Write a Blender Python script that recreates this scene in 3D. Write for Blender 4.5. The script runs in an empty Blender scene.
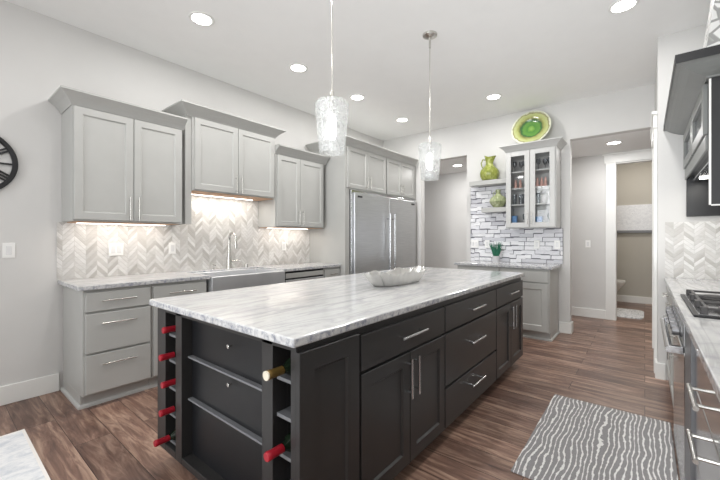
import bpy, bmesh, math, random
from mathutils import Vector, Matrix
random.seed(7)
C = bpy.context.scene.collection
S = bpy.context.scene
# ---------------------------------------------------------------- camera
cam = bpy.data.cameras.new('camera'); co = bpy.data.objects.new('camera', cam); C.objects.link(co)
cam.sensor_width = 36; cam.lens = 351.7 / 720 * 36; cam.clip_start = 0.02
YAW = math.radians(39.0)
co.location = (0, 0, 1.27); co.rotation_euler = (math.pi / 2, 0, YAW - math.pi / 2)
cam.shift_y = -2 / 720
S.camera = co
# ---------------------------------------------------------------- world, big lights, exposure
w = bpy.data.worlds.new('world'); S.world = w; w.use_nodes = True
w.node_tree.nodes['Background'].inputs[0].default_value = (0.93, 0.97, 1.0, 1)
w.node_tree.nodes['Background'].inputs[1].default_value = 0.55
S.view_settings.view_transform = 'Standard'; S.view_settings.look = 'None'
S.view_settings.exposure = 0.0; S.view_settings.gamma = 1.0

def area(name, loc, rot, size, power, color=(1, 1, 1), shape='SQUARE', sy=None, parent=None, spread=None):
    l = bpy.data.lights.new(name, 'AREA'); l.energy = power; l.color = color; l.shape = shape; l.size = size
    if sy: l.size_y = sy
    if spread: l.spread = spread
    o = bpy.data.objects.new(name, l); C.objects.link(o); o.location = loc; o.rotation_euler = rot
    if parent: o.parent = parent; o.location = Vector(loc) - parent.location
    return o
area('daylight_from_living_room', (-2.9, 1.3, 1.7), (0, math.radians(-90), 0), 2.6, 38, (0.95, 0.98, 1.0), 'RECTANGLE', 3.0, spread=math.radians(75))
area('added_ceiling_uplight', (-1.2, .5, .9), (math.pi, 0, 0), 1.6, 42, (.97, .985, 1), 'RECTANGLE', 2.0)  # uplight added behind the camera to brighten the ceiling
area('added_aisle_uplight', (3.0, .45, .95), (math.pi, 0, 0), 2.6, 12, (.97, .985, 1), 'RECTANGLE', .8)  # second added uplight, unseen from below, brightens the far ceiling
CAN_POWER = 10
S.cycles.diffuse_bounces = 8; S.cycles.max_bounces = 16; S.cycles.transparent_max_bounces = 16
CANS = [(1.437, 2.85), (2.50, 2.87), (3.50, 2.88), (4.60, 2.89), (4.59, 1.51), (3.42, 0.13), (1.1, 1.5), (1.1, 0.13), (-1.0, 2.85), (-1.0, 0.5)]  # last four are out of view, added only for their light

# ---------------------------------------------------------------- materials
class NT:
    def __init__(s, name):
        s.m = bpy.data.materials.new(name); s.m.use_nodes = True; s.t = s.m.node_tree
        s.b = s.t.nodes['Principled BSDF']; s.out = s.t.nodes['Material Output']
    def n(s, t, **k):
        x = s.t.nodes.new(t)
        for a, v in k.items():
            if a.startswith('i_'): x.inputs[a[2:].replace('_', ' ')].default_value = v
            else: setattr(x, a, v)
        return x
    def l(s, a, b): s.t.links.new(a, b)
    def math(s, op, a, b=None, c=None):
        x = s.n('ShaderNodeMath', operation=op)
        for i, v in enumerate((a, b, c)):
            if v is None: continue
            if isinstance(v, (int, float)): x.inputs[i].default_value = v
            else: s.l(v, x.inputs[i])
        return x.outputs[0]
    def pos(s, scale=(1, 1, 1), rot=(0, 0, 0), loc=(0, 0, 0)):
        g = s.n('ShaderNodeTexCoord'); m = s.n('ShaderNodeMapping')
        m.inputs['Scale'].default_value = scale; m.inputs['Rotation'].default_value = rot; m.inputs['Location'].default_value = loc
        s.l(g.outputs['Object'], m.inputs[0]); return m.outputs[0]
    def noise(s, vec, scale, detail=4, rough=.55, dist=0.0):
        x = s.n('ShaderNodeTexNoise'); x.inputs['Scale'].default_value = scale; x.inputs['Detail'].default_value = detail
        x.inputs['Roughness'].default_value = rough; x.inputs['Distortion'].default_value = dist
        if vec is not None: s.l(vec, x.inputs['Vector'])
        return x.outputs['Fac']
    def ramp(s, fac, stops):
        x = s.n('ShaderNodeValToRGB'); e = x.color_ramp.elements
        while len(e) < len(stops): e.new(.5)
        for i, (p, c) in enumerate(stops):
            e[i].position = p; e[i].color = (*c, 1) if len(c) == 3 else c
        s.l(fac, x.inputs[0]); return x.outputs[0]
    def mix(s, f, a, b, mode='MIX'):
        x = s.n('ShaderNodeMix', data_type='RGBA', blend_type=mode)
        for k, v in ((0, f), (6, a), (7, b)):
            if isinstance(v, (int, float)): x.inputs[k].default_value = v
            elif isinstance(v, tuple): x.inputs[k].default_value = (*v, 1)
            else: s.l(v, x.inputs[k])
        return x.outputs[2]
    def bump(s, h, strength=.3, dist=.01):
        x = s.n('ShaderNodeBump'); x.inputs['Strength'].default_value = strength; x.inputs['Distance'].default_value = dist
        s.l(h, x.inputs['Height']); s.l(x.outputs[0], s.b.inputs['Normal'])
    def col(s, c):
        if isinstance(c, tuple): s.b.inputs['Base Color'].default_value = (*c, 1)
        else: s.l(c, s.b.inputs['Base Color'])
    def set(s, **k):
        for a, v in k.items(): s.b.inputs[a.replace('_', ' ')].default_value = v

def srgb(r, g, b):
    f = lambda v: (v / 255 / 12.92) if v / 255 <= .04045 else ((v / 255 + .055) / 1.055) ** 2.4
    return (f(r), f(g), f(b))
def plain(name, c, rough=.5, metal=0.0, var=.04, bump=0.0, bs=60, spec=.5):
    t = NT(name); v = t.noise(t.pos(), 6, 3)
    lo = tuple(x * (1 - var) for x in c); hi = tuple(min(1, x * (1 + var)) for x in c)
    t.col(t.ramp(v, [(.3, lo), (.7, hi)])); t.set(Roughness=rough, Metallic=metal, Specular_IOR_Level=spec)
    if bump: t.bump(t.noise(t.pos(), bs, 2), bump, .002)
    return t.m
def emit(name, c, e):
    t = NT(name); t.col((0.8, 0.8, 0.8)); t.b.inputs['Emission Color'].default_value = (*c, 1); t.set(Emission_Strength=e); return t.m
M = {}
M['wall'] = plain('wall_paint', srgb(210, 209, 207), .75, bump=.15, bs=220, var=.01)
M['ceiling'] = plain('ceiling_paint', srgb(240, 240, 239), .8, bump=.25, bs=120, var=.01)
M['taupe'] = plain('taupe_paint', srgb(183, 179, 170), .75, var=.01)
M['trim'] = plain('white_trim', srgb(232, 232, 229), .4, var=.01)
M['cab'] = plain('grey_cabinet_paint', srgb(175, 175, 172), .38, var=.02)
M['cab2'] = plain('pale_grey_cabinet_paint', srgb(186, 186, 184), .38, var=.02)
M['dark'] = plain('charcoal_cabinet_paint', srgb(46, 45, 45), .36, var=.06)
M['darker'] = plain('darker_recess_charcoal', srgb(19, 20, 23), .4, var=.06)  # recess backs get a darker colour than the charcoal frame
M['shelfgrey'] = plain('dark_grey_shelf_edge', srgb(112, 113, 116), .4)
M['hood'] = plain('hood_charcoal_paint', srgb(25, 25, 28), .35, var=.05)
M['hoodgrey'] = plain('hood_grey_paint', srgb(122, 124, 122), .4, var=.04)
M['nickel'] = plain('brushed_nickel', srgb(205, 203, 198), .25, 1.0)
M['steelp'] = plain('polished_steel', srgb(200, 201, 203), .16, 1.0)
M['iron'] = plain('cast_iron', srgb(70, 68, 68), .5, .2, bump=.3)
M['black'] = plain('black_metal', srgb(34, 34, 36), .45, .3)
M['outlet'] = plain('white_plastic', srgb(240, 240, 238), .35, var=.01)
M['porcelain'] = plain('white_porcelain', srgb(225, 224, 220), .15, var=.01)
M['redfoil'] = plain('red_foil', srgb(168, 30, 46), .35, .1, var=.15)
M['goldfoil'] = plain('bronze_foil', srgb(122, 98, 52), .35, .4, var=.1)
M['whitecap'] = plain('cream_cap', srgb(222, 214, 196), .4)
M['copper'] = plain('pink_copper_ceramic', srgb(206, 162, 150), .3, .1)
M['bluebox'] = plain('blue_tin', srgb(70, 130, 185), .4)
M['white'] = plain('white_ceramic', srgb(225, 225, 225), .25, var=.02)
M['leaf'] = plain('green_leaf', srgb(50, 118, 92), .55, var=.25)
M['sliver'] = plain('hammered_silver', srgb(214, 213, 210), .3, .85, var=.12, bump=1.0, bs=22)
M['rubber'] = plain('soft_black', srgb(20, 20, 22), .6)
M['led'] = emit('led_strip', (1, .95, .88), 4)
M['can'] = emit('can_diffuser', (1, .98, .94), 16)
M['bulb'] = emit('bulb_glow', (1, .98, .95), 3)
M['knobsteel'] = plain('dark_satin_steel', srgb(120, 120, 122), .42, .9)
M['darkpane'] = plain('dark_door_glass', srgb(70, 74, 78), .08, .3)
M['hoodlamp'] = emit('hood_lamp', (1, .97, .9), 12)
def m_steel():
    t = NT('brushed_stainless'); t.col(t.ramp(t.noise(t.pos((1, 1, 60)), 4, 4), [(.3, srgb(202, 204, 206)), (.7, srgb(222, 223, 224))]))
    t.set(Metallic=1.0, Roughness=.36, Anisotropic=.5); t.bump(t.noise(t.pos((2, 2, 300)), 5, 3), .05, .001); return t.m
M['steel'] = m_steel()
M['sinksteel'] = plain('satin_sink_steel', srgb(222, 223, 225), .42, .85)
def m_glass(name, rough=.02, tint=(1, 1, 1), rip=0.0):
    t = NT(name); t.t.nodes.remove(t.b)
    g = t.n('ShaderNodeBsdfGlossy'); g.inputs['Roughness'].default_value = max(rough, .03)
    tr = t.n('ShaderNodeBsdfTransparent'); tr.inputs[0].default_value = (*tint, 1)
    fr = t.n('ShaderNodeFresnel'); fr.inputs[0].default_value = 1.45; mx = t.n('ShaderNodeMixShader')
    t.l(fr.outputs[0], mx.inputs[0]); t.l(tr.outputs[0], mx.inputs[1]); t.l(g.outputs[0], mx.inputs[2]); t.l(mx.outputs[0], t.out.inputs[0])
    return t.m
M['pane'] = m_glass('clear_pane'); M['goblet'] = m_glass('drinking_glass', .05, (.82, .84, .86))
def m_crackle():
    t = NT('crackled_glass'); t.t.nodes.remove(t.b)
    v = t.n('ShaderNodeTexVoronoi', feature='DISTANCE_TO_EDGE'); v.inputs['Scale'].default_value = 42
    ns = t.n('ShaderNodeTexNoise'); ns.inputs['Scale'].default_value = 9; ns.inputs['Detail'].default_value = 4
    p = t.pos((1, 1, .6)); t.l(p, ns.inputs['Vector'])
    mv = t.mix(.25, p, ns.outputs['Color']); t.l(mv, v.inputs['Vector'])
    e = t.ramp(v.outputs['Distance'], [(0.0, (.6, .6, .6)), (.10, (.10, .10, .10)), (.6, (.24, .24, .24))])
    tr = t.n('ShaderNodeBsdfTransparent'); tr.inputs[0].default_value = (.95, .96, .96, 1)
    df = t.n('ShaderNodeBsdfTranslucent'); df.inputs[0].default_value = (.95, .95, .95, 1)
    d2 = t.n('ShaderNodeBsdfDiffuse'); d2.inputs[0].default_value = (.9, .9, .9, 1)
    gl = t.n('ShaderNodeBsdfGlossy'); gl.inputs['Roughness'].default_value = .12
    bp = t.n('ShaderNodeBump'); bp.inputs['Strength'].default_value = .8; bp.inputs['Distance'].default_value = .01
    t.l(v.outputs['Distance'], bp.inputs['Height']); t.l(bp.outputs[0], gl.inputs['Normal'])
    m1 = t.n('ShaderNodeMixShader'); m1.inputs[0].default_value = .5; t.l(df.outputs[0], m1.inputs[1]); t.l(d2.outputs[0], m1.inputs[2])
    m2 = t.n('ShaderNodeMixShader'); m2.inputs[0].default_value = .35; t.l(m1.outputs[0], m2.inputs[1]); t.l(gl.outputs[0], m2.inputs[2])
    m3 = t.n('ShaderNodeMixShader'); t.l(e, m3.inputs[0]); t.l(tr.outputs[0], m3.inputs[1]); t.l(m2.outputs[0], m3.inputs[2])
    t.l(m3.outputs[0], t.out.inputs[0]); return t.m
M['crackle'] = m_crackle()
def m_floor():
    t = NT('hickory_planks'); p = t.pos((1, 1, 1), (0, 0, math.radians(90)))
    br = t.n('ShaderNodeTexBrick'); t.l(p, br.inputs['Vector']); br.offset = .37; br.offset_frequency = 2
    br.inputs['Color1'].default_value = (0, 0, 0, 1); br.inputs['Color2'].default_value = (1, 1, 1, 1); br.inputs['Mortar'].default_value = (.5, .5, .5, 1)
    br.inputs['Scale'].default_value = 1; br.inputs['Mortar Size'].default_value = .0018; br.inputs['Mortar Smooth'].default_value = .2
    br.inputs['Brick Width'].default_value = 1.35; br.inputs['Row Height'].default_value = .19
    sep = t.n('ShaderNodeSeparateColor'); t.l(br.outputs['Color'], sep.inputs[0])
    # grain: shifted per plank
    add = t.n('ShaderNodeVectorMath', operation='MULTIPLY_ADD'); t.l(br.outputs['Color'], add.inputs[0]); add.inputs[1].default_value = (37, 11, 5)
    gp = t.pos((14, 1.5, 1)); t.l(gp, add.inputs[2])
    g1 = t.noise(add.outputs[0], 1.6, 8, .66, .7); g2 = t.noise(add.outputs[0], 9, 5, .7)
    big = t.noise(t.pos((3, 1, 1)), 1.5, 4, .6, .5)
    base = t.ramp(sep.outputs[0], [(0, (.55, .52, .52)), (.3, (.95, .94, .93)), (.5, (.68, .65, .63)), (.75, (1.3, 1.3, 1.28)), (1, (.85, .84, .84))])
    grain = t.ramp(g1, [(.30, srgb(86, 65, 58)), (.48, srgb(140, 110, 96)), (.66, srgb(196, 166, 146))])
    c = t.mix(1.0, grain, base, 'MULTIPLY'); c = t.mix(t.math('MULTIPLY', g2, .35), c, srgb(84, 62, 54))
    c = t.mix(t.ramp(big, [(.42, (0, 0, 0)), (.7, (.3, .3, .3))]), c, srgb(52, 38, 34))
    c = t.mix(br.outputs['Fac'], c, srgb(38, 26, 22)); t.col(c)
    t.set(Roughness=.34, Specular_IOR_Level=.5)
    h = t.math('SUBTRACT', t.math('MULTIPLY', g1, .5), br.outputs['Fac']); t.bump(h, .35, .004); return t.m
M['floor'] = m_floor()
def m_marble():
    t = NT('white_veined_marble'); p = t.pos((.55, 2.6, 2.2), (0, 0, math.radians(4)))
    a = t.noise(p, 1.5, 5, .55, 1.3); b = t.noise(t.pos((.3, 3.0, 2)), 2.2, 5, .55, 1.6); f = t.noise(t.pos(), 55, 4, .7)
    v1 = t.ramp(a, [(.34, srgb(212, 212, 212)), (.45, srgb(228, 228, 227)), (.5, srgb(206, 206, 208)), (.55, srgb(227, 227, 226)), (.72, srgb(218, 217, 216))])
    v2 = t.ramp(b, [(.45, (0, 0, 0)), (.5, (.4, .4, .4)), (.56, (0, 0, 0))])
    c = t.mix(v2, v1, srgb(158, 158, 160)); c = t.mix(t.ramp(f, [(.5, (0, 0, 0)), (.8, (.18, .18, .18))]), c, srgb(130, 132, 140))
    # rough quarried fleck on the vertical edges of the slab
    ge = t.n('ShaderNodeNewGeometry'); sx = t.n('ShaderNodeSeparateXYZ'); t.l(ge.outputs['True Normal'], sx.inputs[0])
    side = t.math('LESS_THAN', t.math('ABSOLUTE', sx.outputs[2]), .5)
    fl = t.ramp(t.noise(t.pos(), 38, 5, .75), [(.46, (0, 0, 0)), (.62, (.8, .8, .8))])
    c = t.mix(1.0, c, (.80, .80, .80), 'MULTIPLY'); c = t.mix(t.math('MULTIPLY', side, fl), c, srgb(120, 124, 138)); t.col(c)
    t.set(Roughness=.13); return t.m
M['marble'] = m_marble()
def m_chevron(name, ax, W=.080, K=.088, PH=.043):
    # chevron mosaic: u along the wall, z up; strips slant up and down in turn
    t = NT(name); g = t.n('ShaderNodeTexCoord'); s = t.n('ShaderNodeSeparateXYZ'); t.l(g.outputs['Object'], s.inputs[0])
    u = t.math('DIVIDE', s.outputs[ax], W); ci = t.math('FLOOR', u); fu = t.math('SUBTRACT', u, ci)
    odd = t.math('MODULO', t.math('ABSOLUTE', ci), 2.0)
    tri = t.math('ABSOLUTE', t.math('SUBTRACT', odd, fu))       # continuous zigzag
    zz = t.math('DIVIDE', t.math('ADD', s.outputs[2], t.math('MULTIPLY', tri, K)), PH); ri = t.math('FLOOR', zz); fz = t.math('SUBTRACT', zz, ri)
    cv = t.n('ShaderNodeCombineXYZ'); t.l(ci, cv.inputs[0]); t.l(ri, cv.inputs[1])
    wn = t.n('ShaderNodeTexWhiteNoise', noise_dimensions='2D'); t.l(cv.outputs[0], wn.inputs['Vector'])
    c = t.ramp(wn.outputs['Value'], [(0, srgb(186, 183, 179)), (.3, srgb(204, 202, 199)), (.55, srgb(216, 214, 212)), (.8, srgb(228, 227, 225)), (1, srgb(200, 197, 193))])
    vn = t.noise(t.pos((1, 1, 3)), 14, 5, .6, 1.0); c = t.mix(t.ramp(vn, [(.45, (0, 0, 0)), (.75, (.35, .35, .35))]), c, srgb(160, 156, 150))
    dz = t.math('MINIMUM', fz, t.math('SUBTRACT', 1.0, fz)); du = t.math('MINIMUM', fu, t.math('SUBTRACT', 1.0, fu))
    m1 = t.math('LESS_THAN', dz, .05); m2 = t.math('LESS_THAN', du, .014); gr = t.math('MAXIMUM', m1, m2)
    c = t.mix(gr, c, srgb(196, 194, 190)); t.col(c); t.set(Roughness=.3)
    hh = t.math('ADD', t.math('MULTIPLY', wn.outputs['Value'], .5), t.math('MINIMUM', t.math('MULTIPLY', dz, 6.0), 1.0)); t.bump(hh, .5, .004); return t.m
M['chevx'] = m_chevron('chevron_marble_mosaic', 0); M['chevy'] = m_chevron('chevron_marble_mosaic_side', 1, .066, .062, .036)
def m_stone():
    t = NT('white_ledger_marble'); o = t.n('ShaderNodeNewGeometry')
    c = t.ramp(o.outputs['Random Per Island'], [(0, srgb(200, 200, 206)), (.5, srgb(226, 226, 230)), (1, srgb(240, 240, 242))])
    n = t.noise(t.pos((1, 1, 3)), 9, 6, .6, 1.5); c = t.mix(t.ramp(n, [(.5, (0, 0, 0)), (.75, (.5, .5, .5))]), c, srgb(172, 174, 184)); t.col(c)
    t.set(Roughness=.45); t.bump(t.noise(t.pos(), 30, 5), .5, .006); return t.m
M['stone'] = m_stone(); M['grout'] = plain('dark_joint', srgb(112, 112, 120), .8)
def m_pebble():
    t = NT('white_pebble_mosaic'); v = t.n('ShaderNodeTexVoronoi', feature='DISTANCE_TO_EDGE'); v.inputs['Scale'].default_value = 15; v.inputs['Randomness'].default_value = .8
    t.l(t.pos(), v.inputs['Vector']); c = t.ramp(v.outputs['Distance'], [(.07, srgb(150, 150, 148)), (.12, srgb(222, 222, 220))]); t.col(c)
    t.bump(t.math('MINIMUM', v.outputs['Distance'], .3), .8, .01); t.set(Roughness=.35); return t.m
M['pebble'] = m_pebble()
def m_rug_stripe():
    t = NT('grey_wavy_stripe_weave'); p = t.pos(); s = t.n('ShaderNodeSeparateXYZ'); t.l(p, s.inputs[0])
    n = t.noise(t.pos((1.3, 2.2, 1)), 1.9, 2, .5); n2 = t.noise(t.pos((22, 22, 1)), 1.2, 2)
    y = t.math('ADD', s.outputs[1], t.math('MULTIPLY', t.math('SUBTRACT', n, .5), .10))
    irr = t.noise(t.pos((.05, 14, 1)), 1.0, 1); y = t.math('ADD', y, t.math('MULTIPLY', irr, .03)); y = t.math('DIVIDE', y, .026); f = t.math('SUBTRACT', y, t.math('FLOOR', y)); d = t.math('ABSOLUTE', t.math('SUBTRACT', f, .5))
    wd = t.math('ADD', .04, t.math('MULTIPLY', t.math('POWER', n2, 3.0), .7)); m = t.math('LESS_THAN', d, wd)
    wv = t.noise(t.pos((1, 4, 1)), 90, 3, .7); base = t.ramp(wv, [(.3, srgb(132, 130, 131)), (.7, srgb(158, 156, 157))])
    t.col(t.mix(m, base, srgb(226, 225, 223))); t.set(Roughness=.95, Specular_IOR_Level=.1); t.bump(t.math('ADD', wv, m), .4, .003); return t.m
M['rugstripe'] = m_rug_stripe()
def m_rug_pale(name, c0, c1, sc):
    t = NT(name); n = t.noise(t.pos((1, 2.2, 1)), sc, 7, .7, .6); t.col(t.ramp(n, [(.35, c0), (.55, c1), (.75, c0)])); t.set(Roughness=.95, Specular_IOR_Level=.1)
    t.bump(t.noise(t.pos(), 160, 2), .5, .004); return t.m
M['rugpale'] = m_rug_pale('pale_distressed_weave', srgb(202, 206, 212), srgb(232, 232, 233), 7)
M['mat'] = m_rug_pale('mottled_bath_mat', srgb(150, 152, 156), srgb(232, 232, 232), 26)
M['rugedge'] = plain('ivory_binding', srgb(232, 228, 224), .9)
def m_bandtile():
    t = NT('pale_marble_band'); n = t.noise(t.pos((1, 1, 1.4)), 14, 7, .7, 1.2); t.col(t.ramp(n, [(.35, srgb(205, 206, 210)), (.6, srgb(226, 227, 229)), (.75, srgb(176, 178, 184))])); t.set(Roughness=.3); return t.m
M['band'] = m_bandtile()
def m_plate():
    t = NT('green_glazed_plate'); p = t.pos(); s = t.n('ShaderNodeVectorMath', operation='LENGTH')
    sp = t.n('ShaderNodeSeparateXYZ'); t.l(p, sp.inputs[0]); cx = t.n('ShaderNodeCombineXYZ'); t.l(sp.outputs[0], cx.inputs[0]); t.l(sp.outputs[1], cx.inputs[1]); t.l(cx.outputs[0], s.inputs[0])
    n = t.noise(p, 16, 6, .7, .8); r = t.math('ADD', s.outputs['Value'], t.math('MULTIPLY', t.math('SUBTRACT', n, .5), .07)); r = t.math('MULTIPLY', r, 4.0)
    t.col(t.ramp(r, [(.0, srgb(132, 168, 88)), (.15, srgb(106, 152, 66)), (.2, srgb(80, 130, 62)), (.40, srgb(98, 145, 68)), (.52, srgb(56, 96, 62)), (.60, srgb(128, 130, 78)), (.68, srgb(160, 164, 102)), (.84, srgb(180, 186, 132)), (.9, srgb(128, 122, 84)), (.96, srgb(216, 218, 198))]))
    t.set(Roughness=.16); return t.m
M['plate'] = m_plate()
def m_glaze(name, a, b, c):
    t = NT(name); n = t.noise(t.pos((1, 1, .4)), 30, 6, .7, 1.0); t.col(t.ramp(n, [(.3, a), (.5, b), (.7, c)])); t.set(Roughness=.14); return t.m
M['ewer'] = m_glaze('lime_glaze', srgb(96, 104, 44), srgb(140, 148, 66), srgb(190, 194, 130))
M['jar'] = m_glaze('sage_glaze', srgb(112, 122, 84), srgb(158, 166, 126), srgb(200, 204, 176))
M['potgrey'] = plain('pale_concrete', srgb(196, 196, 198), .7, bump=.3)
M['wood_under'] = plain('raw_wood_underside', srgb(196, 160, 132), .7, var=.15)

# ---------------------------------------------------------------- mesh builder
class MB:
    def __init__(s): s.bm = bmesh.new()
    def box(s, x0, x1, y0, y1, z0, z1):
        v = [s.bm.verts.new(p) for p in ((x0, y0, z0), (x1, y0, z0), (x1, y1, z0), (x0, y1, z0), (x0, y0, z1), (x1, y0, z1), (x1, y1, z1), (x0, y1, z1))]
        for f in ((3, 2, 1, 0), (4, 5, 6, 7), (0, 1, 5, 4), (1, 2, 6, 5), (2, 3, 7, 6), (3, 0, 4, 7)): s.bm.faces.new([v[i] for i in f])
        return s
    def rings(s, rings, cap0=True, cap1=True, closed=True):
        R = [[s.bm.verts.new(p) for p in r] for r in rings]; n = len(R[0])
        for a, b in zip(R, R[1:]):
            for i in range(n if closed else n - 1):
                j = (i + 1) % n; s.bm.faces.new((a[i], a[j], b[j], b[i]))
        if cap0: s.bm.faces.new(R[0][::-1])
        if cap1: s.bm.faces.new(R[-1])
        return s
    def tube(s, pts, r, n=12):
        pts = [Vector(p) for p in pts]; rs = r if isinstance(r, (list, tuple)) else [r] * len(pts); rings = []; up = None
        for i, p in enumerate(pts):
            d = (pts[min(i + 1, len(pts) - 1)] - pts[max(i - 1, 0)]).normalized()
            if up is None: up = d.orthogonal().normalized()
            up = (up - d * up.dot(d)).normalized(); v = d.cross(up)
            rings.append([p + (up * math.cos(k * 2 * math.pi / n) + v * math.sin(k * 2 * math.pi / n)) * rs[i] for k in range(n)])
        return s.rings(rings)
    def lathe(s, prof, c=(0, 0, 0), n=32, axis='z', close=False):
        rings = []
        for r, h in prof:
            ring = []
            for k in range(n):
                a = k * 2 * math.pi / n; x, y = r * math.cos(a), r * math.sin(a)
                q = {'z': (x, y, h), 'x': (h, x, y), 'y': (x, -h, y)}[axis]
                ring.append((c[0] + q[0], c[1] + q[1], c[2] + q[2]))
            rings.append(ring)
        return s.rings(rings, not close, not close)
    def sweep(s, path, prof, side=1):
        # path: plan points; prof: (offset outwards, z) closed loop; mitred corners
        P = [Vector((x, y)) for x, y in path]; N = []
        for a, b in zip(P, P[1:]):
            d = (b - a).normalized(); N.append(Vector((d.y, -d.x)) * side)
        rings = []
        for i, p in enumerate(P):
            if i == 0: m = N[0]
            elif i == len(P) - 1: m = N[-1]
            else:
                m = (N[i - 1] + N[i]); m = m / m.dot(N[i])
            rings.append([(p.x + m.x * o, p.y + m.y * o, z) for o, z in prof])
        return s.rings(rings)
    def quad(s, *pts):
        s.bm.faces.new([s.bm.verts.new(p) for p in pts]); return s
    def build(s, name, mat, parent=None, bevel=0.0, smooth=False, seg=2):
        if parent is not None:
            r = parent
            while r.parent: r = r.parent
            if not r.get('_local'): bmesh.ops.translate(s.bm, verts=s.bm.verts, vec=-Vector(r.location))
        bmesh.ops.recalc_face_normals(s.bm, faces=s.bm.faces)
        me = bpy.data.meshes.new(name); s.bm.to_mesh(me); s.bm.free(); me.materials.append(mat)
        o = bpy.data.objects.new(name, me); C.objects.link(o)
        if parent is not None: o.parent = parent
        if smooth:
            for p in me.polygons: p.use_smooth = True
            e = o.modifiers.new('split', 'EDGE_SPLIT'); e.split_angle = math.radians(38)
        if bevel:
            b = o.modifiers.new('bevel', 'BEVEL'); b.width = bevel; b.segments = seg; b.limit_method = 'ANGLE'; b.angle_limit = math.radians(40)
        return o
def thing(name, label, cat, loc=(0, 0, 0), group=None, local=False):
    o = bpy.data.objects.new(name, None); o.empty_display_size = .05; C.objects.link(o); o.location = loc
    o['label'] = label; o['category'] = cat
    if group: o['group'] = group
    if local: o['_local'] = 1
    return o
def tag(o, label, cat, group=None):
    o['label'] = label; o['category'] = cat
    if group: o['group'] = group
    return o
def struct(mb, name, mat, bevel=0.0):
    o = mb.build(name, mat, None, bevel); o['kind'] = 'structure'; return o

# a face frame: point(a along, b up, c outward)
class Fr:
    def __init__(s, plane, n):   # n: '-y','+y','-x'
        s.p = plane; s.n = n
    def pt(s, a, b, c):
        return {'-y': (a, s.p - c, b), '+y': (a, s.p + c, b), '-x': (s.p - c, a, b)}[s.n]
    def box(s, mb, a0, a1, b0, b1, c0, c1):
        p = s.pt(a0, b0, c0); q = s.pt(a1, b1, c1)
        return mb.box(min(p[0], q[0]), max(p[0], q[0]), min(p[1], q[1]), max(p[1], q[1]), min(p[2], q[2]), max(p[2], q[2]))
    def loops(s, a0, a1, b0, b1, rail, T=.02, rec=.010, cham=.008):
        L = []
        for ins, c in ((0, 0), (0, T - .002), (.002, T), (rail, T), (rail + cham * .3, T - .003), (rail + cham, T - rec)):
            L.append([s.pt(a0 + ins, b0 + ins, c), s.pt(a1 - ins, b0 + ins, c), s.pt(a1 - ins, b1 - ins, c), s.pt(a0 + ins, b1 - ins, c)])
        return L
    def shaker(s, a0, a1, b0, b1, mat, parent, name='door', rail=.055, **k):
        mb = MB(); mb.rings(s.loops(a0, a1, b0, b1, rail, **k)); return mb.build(name, mat, parent)
    def slab(s, a0, a1, b0, b1, mat, parent, name='drawer', T=.02):
        mb = MB(); s.box(mb, a0, a1, b0, b1, 0, T); return mb.build(name, mat, parent, .003)
    def pull(s, a, b, length, vertical, mat, parent, c0=.02, off=.032, r=.0055):
        mb = MB(); h = length / 2; ov = .0 if length < .1 else length * .14
        f = (lambda t, c: s.pt(a, b + t, c)) if vertical else (lambda t, c: s.pt(a + t, b, c))
        mb.tube([f(-h, c0 + off), f(h, c0 + off)], r, 10)
        for t in (-h + ov, h - ov): mb.tube([f(t, c0 - .001), f(t, c0 + off)], r * .8, 8)
        return mb.build('handle', mat, parent, smooth=True)

CEIL = 3.085; HALLZ = 2.58
# ---------------------------------------------------------------- structure
struct(MB().box(-3, 9.2, -2.2, 5.2, -.1, 0), 'floor', M['floor'])
struct(MB().box(-3, 5.5, -.92, 3.92, CEIL, CEIL + .12), 'ceiling', M['ceiling'])
struct(MB().box(-3, 5.38, 3.80, 3.92, 0, CEIL), 'wall_sink', M['wall'])
b = MB()
b.box(5.38, 5.5, 3.00, 3.92, 0, CEIL).box(5.38, 5.5, .77, 2.185, 0, CEIL)
b.box(5.38, 5.5, 2.185, 3.00, HALLZ, CEIL).box(5.38, 5.5, -.09, .77, HALLZ, CEIL)
struct(b, 'wall_end', M['wall'])
b = MB(); b.box(4.17, 5.5, -.92, -.09, 0, CEIL)
struct(b, 'wall_return', M['wall'])
struct(MB().box(-3, 4.17, -.92, -.80, 0, CEIL), 'wall_range', M['wall'])
struct(MB().box(6.70, 6.82, -2.2, 5.2, HALLZ, 3.1), 'wall_hall_upper', M['wall'])
struct(MB().box(5.5, 6.70, -2.2, 5.2, HALLZ, HALLZ + .1), 'ceiling_hall', M['ceiling'])
b = MB(); b.box(6.70, 6.82, .345, 5.2, 0, HALLZ).box(6.70, 6.82, -.50, .345, 2.43, HALLZ).box(6.70, 6.82, -2.2, -.50, 0, HALLZ)
struct(b, 'wall_hall_back', M['wall'])
struct(MB().box(5.5, 6.7, 5.1, 5.2, 0, HALLZ), 'wall_hall_left', M['wall'])
struct(MB().box(5.5, 6.7, -2.2, -2.1, 0, HALLZ), 'wall_hall_right', M['wall'])
# bathroom shell
struct(MB().box(8.75, 8.85, -1.2, 1.4, 0, 3.0), 'wall_bath_back', M['taupe'])
struct(MB().box(6.82, 8.75, 1.3, 1.4, 0, 3.0), 'wall_bath_left', M['taupe'])
struct(MB().box(6.82, 8.75, -1.2, -1.1, 0, 3.0), 'wall_bath_right', M['taupe'])
struct(MB().box(6.82, 8.85, -1.2, 1.4, 3.0, 3.1), 'ceiling_bath', M['ceiling'])
struct(MB().box(8.735, 8.75, -1.1, 1.3, 1.42, 1.92), 'trim_1', M['band'])
struct(MB().box(8.70, 8.75, -1.1, 1.3, 1.37, 1.42), 'trim_2', M['shelfgrey'], .004)
struct(MB().box(8.73, 8.75, -1.1, 1.3, 0, .13), 'baseboard_bath', M['trim'], .004)
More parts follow.
